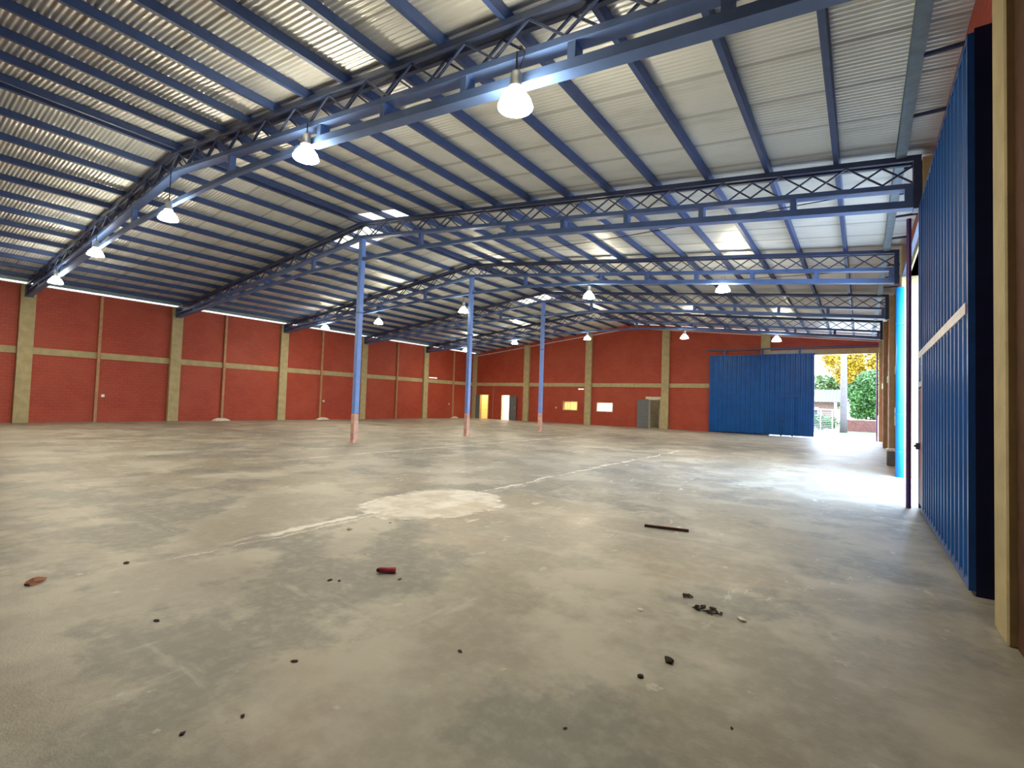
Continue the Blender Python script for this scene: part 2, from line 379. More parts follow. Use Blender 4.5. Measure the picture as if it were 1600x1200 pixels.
pilaster('concrete_column', 'khaki concrete column at the right edge of the far gateway', .78, XW, YB-.2, YB+.24, 5.6, PG)
RL = ['khaki concrete column beside the dark end of the near blue gate', 'khaki concrete column hidden behind the far edge of the near blue gate', 'pale concrete column carrying the bright blue pipe',
      'khaki concrete column on the gate wall, first beyond the blue pipe', 'khaki concrete column on the gate wall, second beyond the blue pipe']
RY = [(4.60, 4.98), (10.1, 10.6), (15.28, 15.85), (21.55, 22.0), (27.55, 28.0)]
for (a, b_), lb in zip(RY, RL): pilaster('concrete_column', lb, .79, XW if a != 15.28 else 1.26, a, b_, 5.68, PG)
# slim posts of the long wall at mid bay
for y, lb, rub in ((7.23, 'slim brown wall post in the nearest full bay of the long red wall', 0), (12.65, 'slim brown wall post with a pale mortar foot between the second and third columns', 1),
              (18.58, 'slim brown wall post left of the nearest blue post', 1), (24.90, 'slim brown wall post right of the nearest blue post', 0), (31.17, 'slim brown wall post in the bay by the far left corner', 1), (1.9, 'slim brown wall post of the bay at the left picture edge', 0)):
    if y < 3: continue
    t = thing('wall_post', lb, 'post', (XL+.06, y, 0), 0, 'slim posts between the columns of the long wall')
    mb = MB(); mb.box(-.06, .06, -.06, .06, 0, ZWL-.02, .01); mb.build('shaft', M['slim'], t)
    if rub:
        mb = MB(); rr = random.Random(int(y*10))
        prof = [(.0, .16), (.12, .14), (.24, .08), (.34, .0)]
        mb.lathe(prof, 14)
        for v in mb.bm.verts: v.co += Vector((rr.uniform(-.03, .03), rr.uniform(-.03, .03), rr.uniform(-.02, .02) if v.co.z > .01 else 0)); v.co.x = max(v.co.x, -.03)*.8; v.co.y = v.co.y*1.5 + (.25 if y > 16 else 0)
        mb.build('mortar_foot', M['chalk'], t)

# ------------------------------------------------------------------ trusses
XA, XE = XL+.22, .78     # truss ends
DEP = .50; TIE = .74; HEAVY = 5.8
def xs_lin(a, b, n): return [a+(b-a)*i/n for i in range(n+1)]
def make_truss():
    t = thing('roof_truss', 'x', 'truss')
    zt = lambda x: ztop(x)
    XT = XR-HEAVY                                   # left of here the truss tapers towards the long wall
    k_ = lambda x: max(0, (XT-x)/(XT-XA))
    dep = lambda x: DEP - .20*k_(x)
    tie = lambda x: TIE - .34*k_(x)
    mb = MB()
    for s in (-1, 1):
        for a, b in ((XA, XR), (XR, XE)): mb.beam((a, s*.085, zt(a)-.045), (b, s*.085, zt(b)-.045), .07, .09)
    mb.build('top_chord', M['chord'], t)
    def zb(x): return zt(x) - DEP - (.05 if abs(x-XR) < 1 else 0)
    mb = MB()
    for a, b in ((XA, XT), (XT, XR), (XR, XE)): mb.beam((a, 0, zt(a)-dep(a)), (b, 0, zt(b)-dep(b)), .20, .085)
    mb.build('bottom_chord', M['steel'], t)
    # zigzag lacing on both faces, opposite phase -> crosses
    for s in (-1, 1):
        mb = MB(); n = int((XE-XA)/.5); step = (XE-XA)/n
        for i in range(n):
            x0, x1 = XA+i*step, XA+(i+1)*step
            upf = (i % 2 == 0) == (s > 0)
            za = zt(x0) - (.09 if upf else dep(x0)-.05); zb_ = zt(x1) - (dep(x1)-.05 if upf else .09)
            mb.beam((x0, s*.085, za), (x1, s*.085, zb_), .026, .030, (0, 1, 0))
        mb.build('lattice', M['web'], t)
    # heavy outer ties and a light middle tie
    for s in (-1, 1):
        xo = XE if s > 0 else XA; xi = XR + s*HEAVY
        mb = MB(); mb.beam((xo, 0, zt(xo)-tie(xo)-.06), (xi, 0, zt(xi)-tie(xi)-.06), .18, .12 if s > 0 else .10)
        mb.build('outer_tie', M['steel'], t)
    xi = HEAVY+.9; z1 = ztop(XR+xi)-TIE-.02
    mb = MB(); pts = [(XR-xi, z1), (XR-3, 6.10), (XR, 6.13), (XR+3, 6.10), (XR+xi, z1)]
    for (a, za), (b, zb_) in zip(pts, pts[1:]): mb.beam((a, 0, za), (b, 0, zb_), .10, .10)
    mb.build('middle_tie', M['steel'], t)
    # spacer stubs
    for s in (-1, 1):
        for d in (14.3, 12.64, 11.0, 9.38, 7.75, 6.1):
            x = XR + s*d
            if tie(x)-dep(x) < .12 or (s < 0 and d in (7.75, 11.0)): continue
            mb = MB(); mb.box(x-.05, x+.05, -.09, .09, zt(x)-tie(x)+.0, zt(x)-dep(x)-.04); mb.build('spacer', M['steel'], t)
        x = XR + s*2.8; mb = MB(); mb.box(x-.05, x+.05, -.06, .06, 6.14, zt(x)-DEP-.04); mb.build('spacer', M['steel'], t)
    for s, x in ((1, XE), (-1, XA)):
        mb = MB(); mb.box(x-.10, x+.0, -.13, .13, zt(x)-TIE-.14, zt(x)-.02) if s > 0 else mb.box(x, x+.1, -.13, .13, zt(x)-tie(x)-.12, zt(x)-.02)
        mb.build('end_plate', M['chord'], t)
    return t
TL = ['blue lattice roof truss nearest the camera, carrying the first row of lamps', 'blue lattice roof truss resting on the nearest blue post', 'blue lattice roof truss resting on the middle blue post',
      'blue lattice roof truss resting on the farthest blue post', 'blue lattice roof truss farthest away, in front of the red end wall']
tr0 = make_truss()
for i, (y, lb) in enumerate(zip(T, TL)):
    o = tr0 if i == 0 else copy_tree(tr0)
    o.location = (0, y, 0); o['label'] = lb; o['group'] = 'lattice roof trusses'

# ------------------------------------------------------------------ purlins
def cpurlin(w, h, y0, y1):
    mb = MB(); t = .008
    prof = [(-w/2, 0), (w/2, 0), (w/2, h), (-w/2, h), (-w/2, h-t), (w/2-t, h-t), (w/2-t, t), (-w/2, t)]
    A = [mb.bm.verts.new((x, y0, z)) for x, z in prof]; B = [mb.bm.verts.new((x, y1, z)) for x, z in prof]
    for k in range(8): mb.bm.faces.new((A[k], A[(k+1) % 8], B[(k+1) % 8], B[k]))
    mb.bm.faces.new(A[::-1]); mb.bm.faces.new(B); return mb
offs = [.38] + [.38+.93+1.09*k for k in range(12)]
p0 = cpurlin(.08, .15, YF, YB).build('roof_purlin', M['purlin'])
first = True
for side, word in ((1, 'right'), (-1, 'left')):
    for k, d in enumerate([.14] + ([13.30-1.09*j for j in range(11, -1, -1)] if side > 0 else [1.2+1.12*j for j in range(12)])):
        o = p0 if first else p0.copy()
        if not first: C.objects.link(o)
        first = False
        x = XR+side*d
        o.location = (x, 0, ztop(x)+.0); o.rotation_euler = (0, side*math.atan(SL), 0)
        wh = 'beside the ridge' if k == 0 else ('next to the eave' if k == 12 else '')
        tag(o, f'long navy steel roof purlin on the {word} slope, ' + (wh if wh else f'{ORD[k]} counted from the ridge'), 'purlin', 'long steel purlins under the roof sheets')
mb = cpurlin(.14, .16, YF, YB); tag(mb.build('eave_beam', M['eave'], loc=(.52, 0, ztop(.52)-.03)), 'grey-blue steel eave beam running along the roof edge above the gates', 'beam')
mb = cpurlin(.14, .16, YF, YB); tag(mb.build('eave_beam', M['eave'], loc=(-27.9, 0, ztop(-27.9)+.02)), 'grey-blue steel eave beam above the long red wall', 'beam')
BY = [6.1, 7.32, 8.78, 10.6, 11.8, 13.15, 14.75, 17.4, 18.9, 20.4, 23.2, 24.7, 26.2]
for k, y in enumerate(BY):
    mb = MB(); mb.box(.58, .96, y-.02, y+.02, 5.72, 5.76)
    tag(mb.build('eave_bracket', M['chord']), f'short dark bracket between eave beam and gate wall, {ORD[k]} of the row', 'bracket', 'short dark brackets at the right eave')
# wind-brace rods
for (a, b), lb in ((((.6, 11.4, 5.72), (-13.3, 14.75, 7.22)), 'thin steel brace rod under the roof between the two nearest blue posts'), (((.6, 17.75, 5.72), (-13.3, 20.5, 7.22)), 'thin steel brace rod under the roof between the middle and farthest blue posts')):
    mb = MB(); mb.tube([Vector(a), (Vector(a)+Vector(b))/2-Vector((0, 0, .12)), Vector(b)], .011, 6); tag(mb.build('brace_rod', M['cable']), lb, 'rod')

# ------------------------------------------------------------------ three blue posts
def make_post():
    t = thing('steel_post', 'x', 'post'); h = .085; zt = ztop(XR)-DEP-.06
    mb = MB(); mb.box(-h, h, -h, h, .96, zt, .012); mb.build('shaft', M['post'], t)
    mb = MB(); mb.box(-h-.004, h+.004, -h-.004, h+.004, .012, .96, .012); tag(mb.build('base_sleeve', M['primer'], t), 'salmon pink lower part')
    mb = MB(); mb.box(-.13, .13, -.13, .13, 0, .012); mb.build('foot_plate', M['primer'], t)
    mb = MB(); mb.box(-h-.01, h+.01, -h-.01, h+.01, 4.3, 4.34); mb.build('collar', M['steel'], t)
    mb = MB(); mb.box(-.12, .12, -.11, .11, zt-.012, zt); mb.build('head_plate', M['steel'], t)
    return t
pp = make_post()
for i, (y, lb) in enumerate(zip(T[1:4], ('blue square steel post with pink foot, nearest and tallest of the three', 'blue square steel post with pink foot, middle one of the three', 'blue square steel post with pink foot, farthest of the three'))):
    o = pp if i == 0 else copy_tree(pp)
    o.location = (XR, y, 0); o['label'] = lb; o['group'] = 'blue posts under the ridge'

# ------------------------------------------------------------------ lamps
def make_lamp():
    t = thing('high_bay_lamp', 'x', 'lamp')
    mb = MB(); mb.lathe([(.0, .13), (.08, .12), (.13, .08), (.18, .01), (.212, -.07), (.208, -.082)], 24); mb.build('bell', M['bulb'], t, True)
    mb = MB(); mb.lathe([(.205, -.083), (.12, -.098), (.0, -.103)], 24); mb.build('lens', M['lens'], t, True)
    mb = MB(); mb.lathe([(0, .36), (.05, .36), (.07, .33), (.07, .19), (.095, .17), (.095, .145), (0, .145)], 16); mb.build('housing', M['alu'], t, True)
    return t
lp = make_lamp(); first = True
LX = [(-3.5, 5.22, 5.22, 5.10), (-8.08, 5.80, 5.46, 5.47), (-14.1, 5.86, 5.42, 5.70), (-19.7, 5.79, 5.30, 5.67), (-24.2, 5.43, 5.31, 5.30)]
WORDX = ['first from the gate side', 'second from the gate side', 'middle one of five', 'fourth from the gate side', 'fifth from the gate side']
ROW = ['the nearest truss', 'the truss over the middle blue post', 'the farthest truss']
lamps = [lp] + [copy_tree(lp) for _ in range(14)]
for r, y in enumerate((T[0], T[2], T[4])):
    for k, row in enumerate(LX):
        o = lamps[r*5+k]
        x, z = row[0], row[1+r]
        if r == 0: x, y, z = x*.9645, 4.62, 1.5+(z-1.5)*.9645
        o.location = (x, y, z); tag(o, f'glowing lamp hung below {ROW[r]}, {WORDX[k]}', None, 'glowing high-bay lamps')
        # hanging cable up to the tie
        d = abs(x-XR); zt = (ztop(x)-(TIE-.34*max(0, (XR-HEAVY-x)/8.7))-.12) if d > HEAVY else 6.06
        if r == 0: zt = ztop(x)-DEP-.02
        mb = MB(); mb.tube([(0, 0, .35), (0, 0, max(zt-z, .37))], .012, 6); mb.build('hanger', M['cable'], o)
# loop of cable above the big lamp
mb = MB(); mb.tube([(-3.38, 4.66, 5.78), (-3.30, 4.60, 5.72), (-3.24, 4.60, 5.62), (-3.33, 4.62, 5.48)], .01, 6); tag(mb.build('power_cable', M['cable']), 'short dark power cable looping above the nearest lamp', 'cable')

# ------------------------------------------------------------------ gates
def ribs(mb, a0, a1, z0, z1, pos, out, axis='Y', pitch=.25, dep=.035):
    """trapezoidal sheet; axis = along-wall axis, pos = plane, out = sign of inside"""
    pts = []; a = a0
    while a < a1-.001:
        for u, dd in ((0, 0), (.10, 0), (.14, 1), (.20, 1), (.25-.0, 0)):
            aa = min(a+u*pitch/.25, a1)
            if not pts or aa > pts[-1][0]+1e-5: pts.append((aa, dd*dep))
        a += pitch
    P = lambda a, d, z: ((pos+out*d, a, z) if axis == 'Y' else (a, pos+out*d, z))
    mb.grid([[P(a, d, z0) for a, d in pts], [P(a, d, z1) for a, d in pts]])
    mb.grid([[P(a, -.012, z0) for a in (a0, a1)], [P(a, -.012, z1) for a in (a0, a1)]])
    return mb
g = thing('sliding_gate', 'tall blue ribbed sliding gate at the near right, seen edge on', 'gate', (0, 0, 0))
mb = MB(); ribs(mb, 5.74, 9.62, .1, 4.82, .775, -1); ribs(mb, 9.62, 10.16, 2.0, 4.82, .775, -1); mb.build('ribbed_panel', M['gate'], g)
mb = MB()
mb.box(.745, .79, 5.69, 5.75, .04, 4.87); mb.box(.745, .84, 10.14, 10.2, .04, 4.87); mb.box(.745, .84, 5.75, 10.14, 4.81, 4.87)
mb.box(.745, .84, 5.75, 9.62, .04, .13)
mb.build('frame', M['gatefr'], g)
mb = MB(); mb.box(.735, .775, 5.75, 10.14, 2.40, 2.50); tag(mb.build('middle_rail', M['rail'], g), 'pale horizontal rail')
mb = MB(); mb.box(.79, .92, 5.68, 5.78, .0, 4.90); tag(mb.build('gap_shade_post', M['gapshade'], g), 'almost black post added for the dark gap')  # added post; its near-black colour stands in for the shaded gap
dl = MB(); dl.box(.748, .80, 9.66, 10.12, .12, 1.93); dl = dl.build('wicket_door', M['maroon'], g); dl['label'] = 'maroon wicket door'
mb = MB(); mb.tube([(.70, 9.98, 1.02), (.70, 10.10, 1.02)], .02, 8); mb.box(.70, .75, 9.97, 10.03, .97, 1.07); mb.build('latch', M['chord'], dl)
mb = MB(); mb.box(.74, .77, 9.58, 9.66, .05, 2.4); mb.box(.74, .77, 9.66, 10.14, 1.95, 2.03); tag(mb.build('door_trim', M['rail'], g), 'pale trim around the wicket door')
mb = MB(); mb.box(1.08, 1.12, 5.01, 9.94, .0, 4.89); tag(mb.build('dark_recess_panel', M['black']), 'black panel added to keep the recess behind the near blue gate dark', 'panel')  # panel added in black so the recess behind the gate stays dark
mb = MB(); mb.tube([(.63, 10.30, 0), (.63, 10.30, 4.75)], .035, 10); tag(mb.build('guide_pole', M['purple']), 'thin dark purple pole standing at the far edge of the near gate', 'pole')
t = thing('drain_pipe', 'bright blue vertical pipe on the pale column beside the open side gateway', 'pipe', (.76, 15.17, 0))
mb = MB(); mb.tube([(0, 0, 0), (0, 0, 4.62)], .085, 14); mb.build('pipe_run', M['pipe'], t, True)
for z in (.6, 1.5, 3.7):
    mb = MB(); mb.tube([(0, 0, z), (0, 0, z+.04)], .095, 14); mb.build('clamp', M['pipe'], t)
mb = MB(); mb.box(.80, .87, 5.8, 15.9, 4.90, 4.95); tag(mb.build('gate_track', M['chord']), 'dark steel track above the near blue gate', 'track')

g = thing('sliding_gate', 'wide blue ribbed sliding gate standing open across the far end wall', 'gate')
YG = 33.62
mb = MB(); ribs(mb, -8.05, -2.28, .06, 4.92, YG, -1, 'X', .27); mb.build('ribbed_panel', M['gate'], g)
mb = MB(); mb.box(-8.10, -8.04, YG-.02, YG+.07, .05, 4.97); mb.box(-2.30, -2.24, YG-.02, YG+.07, .05, 4.97); mb.box(-8.04, -2.30, YG-.0, YG+.07, 4.91, 4.97); mb.box(-8.04, -2.30, YG, YG+.07, .05, .10); mb.build('frame', M['gatefr'], g)
mb = MB(); mb.box(-8.04, -2.30, YG-.045, YG-.0, 2.42, 2.47); mb.build('middle_rail', M['gatefr'], g)
dl = MB(); dl.box(-4.02, -3.97, YG-.05, YG, .08, 2.42); dl.box(-3.17, -3.12, YG-.05, YG, .08, 2.42); dl.box(-3.97, -3.17, YG-.05, YG, 2.37, 2.42); dl = dl.build('wicket_door_frame', M['gatefr'], g)
mb = MB(); mb.box(-3.90, -3.82, YG-.09, YG-.05, .95, 1.1); mb.build('latch', M['chord'], dl)
for x in (-3.95, -3.35, -7.6):
    mb = MB(); mb.tube([(x, YG+.015, .05), (x, YG+.055, .05)], .05, 12); tag(mb.build('roller', M['black'], g), 'small black floor wheel')
for x in (-5.0, -3.0, -7.2):
    mb = MB(); mb.box(x-.05, x+.05, YG+.0, YG+.06, 4.96, 5.27); mb.build('hanger', M['gatefr'], g)
mb = MB(); mb.box(-8.3, .75, YG+.0, YG+.08, 5.27, 5.35); tag(mb.build('gate_track', M['chord']), 'dark steel track along the end wall above the far blue gate', 'track')
mb = MB(); mb.tube([(.70, YB-.26, 0), (.70, YB-.26, 4.9)], .04, 10); tag(mb.build('guide_pole', M['purple']), 'thin purple pole at the right edge of the far gateway', 'pole')

# ------------------------------------------------------------------ end-wall doors and windows
def frame(a0, a1, z0, z1, w, sill=True):
    mb = MB(); y0, y1 = YB-.04, YB+.24
    mb.box(a0-w, a0, y0, y1, z0-(w if sill else 0), z1+w); mb.box(a1, a1+w, y0, y1, z0-(w if sill else 0), z1+w); mb.box(a0, a1, y0, y1, z1, z1+w)
    if sill: mb.box(a0, a1, y0, y1, z0-w, z0)
    return mb
def leaf(parent, hx, ang, wdt, h, hy=YB-.06, knob=1):
    e = Matrix.Rotation(ang, 4, 'Z'); mb = MB(); mb.box(0, wdt, -.04, 0, .02, h)
    for z in [k*.36+.2 for k in range(int(h/.36))]: mb.box(.05, wdt-.05, -.052, -.04, z, z+.30)
    o = mb.build('door_leaf', M['greydoor'], parent, loc=(hx, hy, 0)); o.rotation_euler = (0, 0, ang)
    mb = MB(); mb.box(wdt-.10, wdt-.05, -.10, -.05, 1.0, 1.10); mb.build('door_handle', M['alu'], o)
    return o
d1 = struct(frame(-27.66, -26.76, 0, 2.08, .045, False).build('door_1', M['tan'])); leaf(d1, -27.68, math.radians(186), .78, 2.06)
d2 = struct(frame(-25.24, -24.42, 0, 2.08, .045, False).build('door_2', M['tan'])); leaf(d2, -24.40, math.radians(-8), .80, 2.06)
d3 = struct(frame(-12.23, -11.46, 0, 2.0, .045, False).build('door_3', M['cream'])); leaf(d3, -12.25, math.radians(188), .82, 2.0)
mb = MB(); mb.box(-12.5, -11.35, YB-.06, YB+.02, 2.05, 2.22); mb.build('lintel', M['cream'], d3)
for k, (a0, a1, z0, z1) in enumerate(((-19.18, -17.98, 1.08, 1.68), (-16.24, -15.06, 1.08, 1.66))):
    wn = struct(frame(a0, a1, z0, z1, .06).build(f'window_{k+1}', M['tan'] if k == 0 else M['cream']))
    mb = MB(); mb.box(a0, a1, YB+.10, YB+.106, z0, z1); mb.build('pane', M['glass'], wn)
    mb = MB(); mb.box((a0+a1)/2-.012, (a0+a1)/2+.012, YB+.09, YB+.12, z0, z1); mb.build('mullion', M['alu'], wn)
# rooms behind the end wall
def room(n, a0, a1, mat, lampmat, wid):
    mb = MB(); y0, y1 = YB+.24, YB+2.4; h = 2.7; t = .08
    mb.box(a0-t, a0, y0, y1, 0, h); mb.box(a1, a1+t, y0, y1, 0, h); mb.box(a0, a1, y1, y1+t, 0, h); mb.box(a0-t, a1+t, y0, y1+t, h, h+t); mb.box(a0-t, a1+t, y0, y1+t, -.1, 0)
    struct(mb.build(f'wall_room_{n}', mat))
    mb = MB(); mb.box((a0+a1)/2-wid/2, (a0+a1)/2+wid/2, y0+.95, y0+1.05, h-.10, h-.04)
    return mb.build('ceiling_lamp', lampmat)
tag(room(1, -28.3, -26.1, M['room'], M['roomlamp_warm'], .8), 'warm tube lamp in the room behind the first grey door', 'lamp')
tag(room(2, -25.9, -22.9, M['roomw'], M['roomlamp_white'], 1.2), 'white tube lamp in the room behind the second grey door', 'lamp')
tag(room(3, -20.2, -17.2, M['room'], M['roomlamp_warm'], 1.2), 'warm tube lamp in the room behind the yellow window', 'lamp')
tag(room(4, -16.9, -14.2, M['roomw'], M['roomlamp_white'], 1.2), 'white tube lamp in the room behind the white window', 'lamp')
mb = MB(); mb.box(-13.6, -13.5, YB+.24, YB+2.4, 0, 2.7); mb.box(-10.6, -10.5, YB+.24, YB+2.4, 0, 2.7); mb.box(-13.5, -10.6, YB+2.3, YB+2.4, 0, 2.7); mb.box(-13.6, -10.5, YB+.24, YB+2.4, 2.7, 2.8); mb.box(-13.5, -10.6, YB+.24, YB+2.4, -.1, 0); mb.box(-11.9, -11.82, YB+1.0, YB+2.3, 0, 2.7)
struct(mb.build('wall_room_5', M['cream']))
rl = bpy.data.lights.new('room_bulb', 'POINT'); rl.energy = 1.5; rl.color = (1, .85, .6); rl.shadow_soft_size = .1
ro = bpy.data.objects.new('room_bulb', rl); ro.location = (-12.5, YB+1.2, 2.3); C.objects.link(ro)

# small fittings
def outlet(x0, x1, y0, y1, z, lb):
    t = thing('wall_socket', lb, 'socket', ((x0+x1)/2, (y0+y1)/2, z)); a, b = (x1-x0)/2, (y1-y0)/2
    mb = MB(); mb.box(-a, a, -b, b, -.06, .06, .004); mb.build('cover', M['white'], t)
    mb = MB()
    if a < b: mb.box(a, a+.008, -.03, .03, -.03, .03)
    else: mb.box(-.03, .03, -b-.008, -b, -.03, .03)
    mb.build('socket_face', M['alu'], t); return t
for y, lb in ((7.48, 'small white wall socket beside the slim post nearest the camera'), (18.85, 'small white wall socket left of the nearest blue post'), (30.75, 'small white wall socket on the long wall near the far corner')):
    outlet(XL, XL+.05, y-.06, y+.06, 1.2, lb)
outlet(-19.89, -19.77, YB-.05, YB, 1.2, 'small white wall socket left of the yellow window')
mb = MB(); mb.tube([(-26.2, YB-.03, 0), (-26.2, YB-.03, 2.9)], .022, 8); tag(mb.build('conduit', M['slim']), 'thin conduit running up the end wall between two grey doors', 'pipe')
def tube_lamp(loc, rz, L, lb):
    t = thing('tube_lamp', lb, 'lamp', loc, rz)
    mb = MB(); mb.box(-L/2, L/2, -.03, .0, -.02, .05, .004); mb.build('housing', M['white'], t)
    mb = MB(); mb.tube([(-L/2+.03, -.05, 0), (L/2-.03, -.05, 0)], .018, 8); mb.build('tube', M['tube'], t); return t
tube_lamp((-17.65, YB, 2.70), 0, .5, 'small white tube lamp on the end wall above the yellow window')
tube_lamp((XL+.035, 28.7, 3.28), math.radians(90), .9, 'small white tube lamp on the long red wall before the far corner')
# electrical boxes on the gate wall beyond the blue pipe
t = thing('electrical_box', 'grey electrical box on the gate wall beyond the blue pipe', 'box', (XW, 17.6, 1.45))
mb = MB(); mb.box(-.16, 0, -.2, .2, -.28, .28, .01); mb.build('box_body', M['alu'], t)
mb = MB(); mb.box(-.175, -.16, -.17, .17, -.25, .25); mb.build('box_door', M['white'], t)
t = thing('floor_motor', 'small grey gate motor on the floor by the gate wall', 'motor', (.72, 18.4, 0))
mb = MB(); mb.box(-.1, .1, -.18, .18, 0, .42, .02); mb.build('motor_body', M['greydoor'], t)
mb = MB(); mb.box(-.11, .11, -.19, .19, .42, .50, .02); mb.build('motor_cap', M['white'], t)
mb = MB(); mb.tube([(XW-.04, 19.6, 0), (XW-.04, 19.6, 5.4)], .03, 8); tag(mb.build('conduit', M['alu']), 'grey conduit running up the gate wall beyond the blue pipe', 'pipe')

# ------------------------------------------------------------------ litter on the floor
t = thing('wooden_stick', 'thin dark wooden stick lying on the concrete floor right of the pale patch', 'stick', (-1.95, 6.11, 0), math.atan2(.12, .49))
mb = MB(); mb.beam((-.26, 0, .015), (.26, .0, .015), .035, .03); mb.build('stick_body', M['wood'], t)
mb = MB(); mb.beam((-.02, 0, .032), (.14, 0, .032), .022, .006); tag(mb.build('paint_streak', M['red'], t), 'red painted streak')
t = thing('plastic_bottle', 'crushed red plastic bottle lying on the floor', 'bottle', (-3.31, 2.90, .026), math.atan2(.1, .11))
mb = MB(); mb.tube([(-.075, 0, 0), (-.04, 0, .002), (0, .004, -.002), (.04, 0, .0), (.065, 0, 0)], .024, 12); mb.build('bottle_body', M['red'], t, True)
mb = MB(); mb.tube([(-.098, 0, 0), (-.075, 0, 0)], .012, 10, .02); mb.build('bottle_neck', M['wood'], t, True)
def chip(name, loc, r, mat, lb, cat, grp=None, flat=.35, seed=1, el=1.6):
    rr = random.Random(seed); mb = MB(); bmesh.ops.create_icosphere(mb.bm, subdivisions=2, radius=r)
    for v in mb.bm.verts:
        k = rr.uniform(.75, 1.25); v.co = Vector((v.co.x*k*el, v.co.y*k, max(v.co.z*k*flat, -r*flat*.6)))
    o = mb.build(name, mat, loc=(loc[0], loc[1], r*flat*.6)); o.rotation_euler = (0, 0, rr.uniform(0, 6.2)); return tag(o, lb, cat, grp)
def leafclump(loc, L, n, lb, seed):
    rr = random.Random(seed); mb = MB()
    for i in range(n):
        c = Vector((rr.uniform(-L, L), rr.uniform(-L*.4, L*.4), .012)); a = rr.uniform(0, 3.14); l = rr.uniform(.02, .05); wd = l*.35
        d = Vector((math.cos(a), math.sin(a), 0)); q = Vector((-d.y, d.x, 0))
        top = [c-d*l, c-q*wd+Vector((0, 0, .008)), c+d*l, c+q*wd+Vector((0, 0, .01))]
        T_ = [mb.bm.verts.new(p) for p in top]; B_ = [mb.bm.verts.new(p-Vector((0, 0, .006))) for p in top]
        mb.bm.faces.new(T_); mb.bm.faces.new(B_[::-1])
        for k in range(4): mb.bm.faces.new((T_[k], B_[k], B_[(k+1) % 4], T_[(k+1) % 4]))
    return tag(mb.build('dry_leaves', M['leafd'], loc=(loc[0], loc[1], -.004)), lb, 'leaves')
leafclump((-.94, 3.90), .12, 11, 'scattered clump of dark dry leaves, largest on the right floor', 3)
leafclump((-1.14, 4.07), .05, 4, 'small dark dry leaf sprig just beyond the largest leaf clump', 5)
chip('dark_pebble', (-.92, 2.98), .025, M['leafd'], 'dark lump on the floor nearer than the largest leaf clump', 'pebble', None, .5, 2)
chip('dark_pebble', (-.99, 2.71), .017, M['leafd'], 'round black pebble nearest the leaf clump side of the foreground', 'pebble', None, .5, 4, 1)
chip('white_pebble', (-4.72, 3.55), .030, M['chalk'], 'white pebble in front of the pale patch at its left', 'pebble', None, .6, 6, 1.2)
chip('white_pebble', (-4.63, 4.05), .020, M['chalk'], 'tiny white pebble at the near rim of the pale patch', 'pebble', None, .6, 7, 1.2)
chip('white_pebble', (-.69, 3.89), .025, M['chalk'], 'white pebble right of the largest leaf clump', 'pebble', None, .4, 8)
chip('white_pebble', (-1.32, 3.58), .020, M['chalk'], 'white chip left of the largest leaf clump', 'pebble', None, .3, 9)
chip('brick_chip', (-5.18, 1.02), .05, paint('brick_chip_red', (.30, .12, .07), .9), 'brownish red brick chip at the left picture edge', 'brick', None, .3, 10, 2)
chip('red_chip', (-3.12, 2.86), .012, M['wood'], 'tiny dark chip beside the red bottle', 'chip', None, .3, 11, 2)
for (x, y, r, s_, lb) in ((-5.18, 1.60, .028, 21, 'dark pebble at the left of the foreground above the brick chip'), (-3.74, 1.34, .018, 22, 'dark pebble in the left foreground between two faint stains'), (-2.60, 1.62, .017, 23, 'dark pebble in the centre left foreground'),
                       (-3.53, 2.48, .020, 24, 'dark speck left of the red bottle'), (-3.46, 2.52, .015, 25, 'smaller dark speck next to the one left of the bottle'), (-2.34, 1.21, .012, 26, 'dark crumb low in the left foreground'), (-1.95, 2.29, .015, 27, 'dark crumb in the middle foreground'),
                       (-2.42, .99, .014, 28, 'dark crumb at the bottom left of the picture'), (-1.11, 2.07, .010, 29, 'dark crumb at the bottom centre'), (-.49, 2.56, .009, 30, 'dark crumb at the bottom right')):
    chip('dark_crumb', (x, y), r*.75, M['leafd'], lb, 'crumb', 'dark crumbs on the foreground floor', .4, s_, 1.6)

# ------------------------------------------------------------------ outside
mb = MB(); mb.box(-90, 90, YB+2.6, 150, -.30, -.14); struct(mb.build('ground', M['earth']))
mb = MB(); mb.box(1.25, 60, -40, YB+2.6, -.30, -.14); struct(mb.build('ground_side', M['road']))
mb = MB(); mb.box(-60, XL-.3, -40, YB+2.6, -.30, -.14); struct(mb.build('ground_left', M['earth']))
mb = MB(); mb.box(-9.8, 1.25, YB+.24, YB+2.7, -.14, -.02); mb.box(-40, 40, YB+2.6, 45.0, -.14, -.06); struct(mb.build('road', M['road']))
mb = MB(); mb.box(-40, 40, 45.0, 52, -.14, -.02); struct(mb.build('verge', M['grass']))
t = thing('utility_pole', 'pale concrete utility pole standing on the verge outside the far gateway', 'pole', (-1.12, 46.2, -.05))
mb = MB(); mb.tube([(0, 0, 0), (0, 0, 9.5)], .27, 14, .17); mb.build('shaft', M['pole'], t, True)
mb = MB(); mb.beam((-1.1, 0, 9.0), (1.1, 0, 9.0), .12, .14); mb.build('crossarm', M['pole'], t)
for x in (-.95, 0, .95):
    mb = MB(); mb.lathe([(0, 0), (.05, 0), (.07, .05), (.05, .12), (0, .14)], 10, x, 0, 9.07); mb.build('insulator', M['alu'], t)
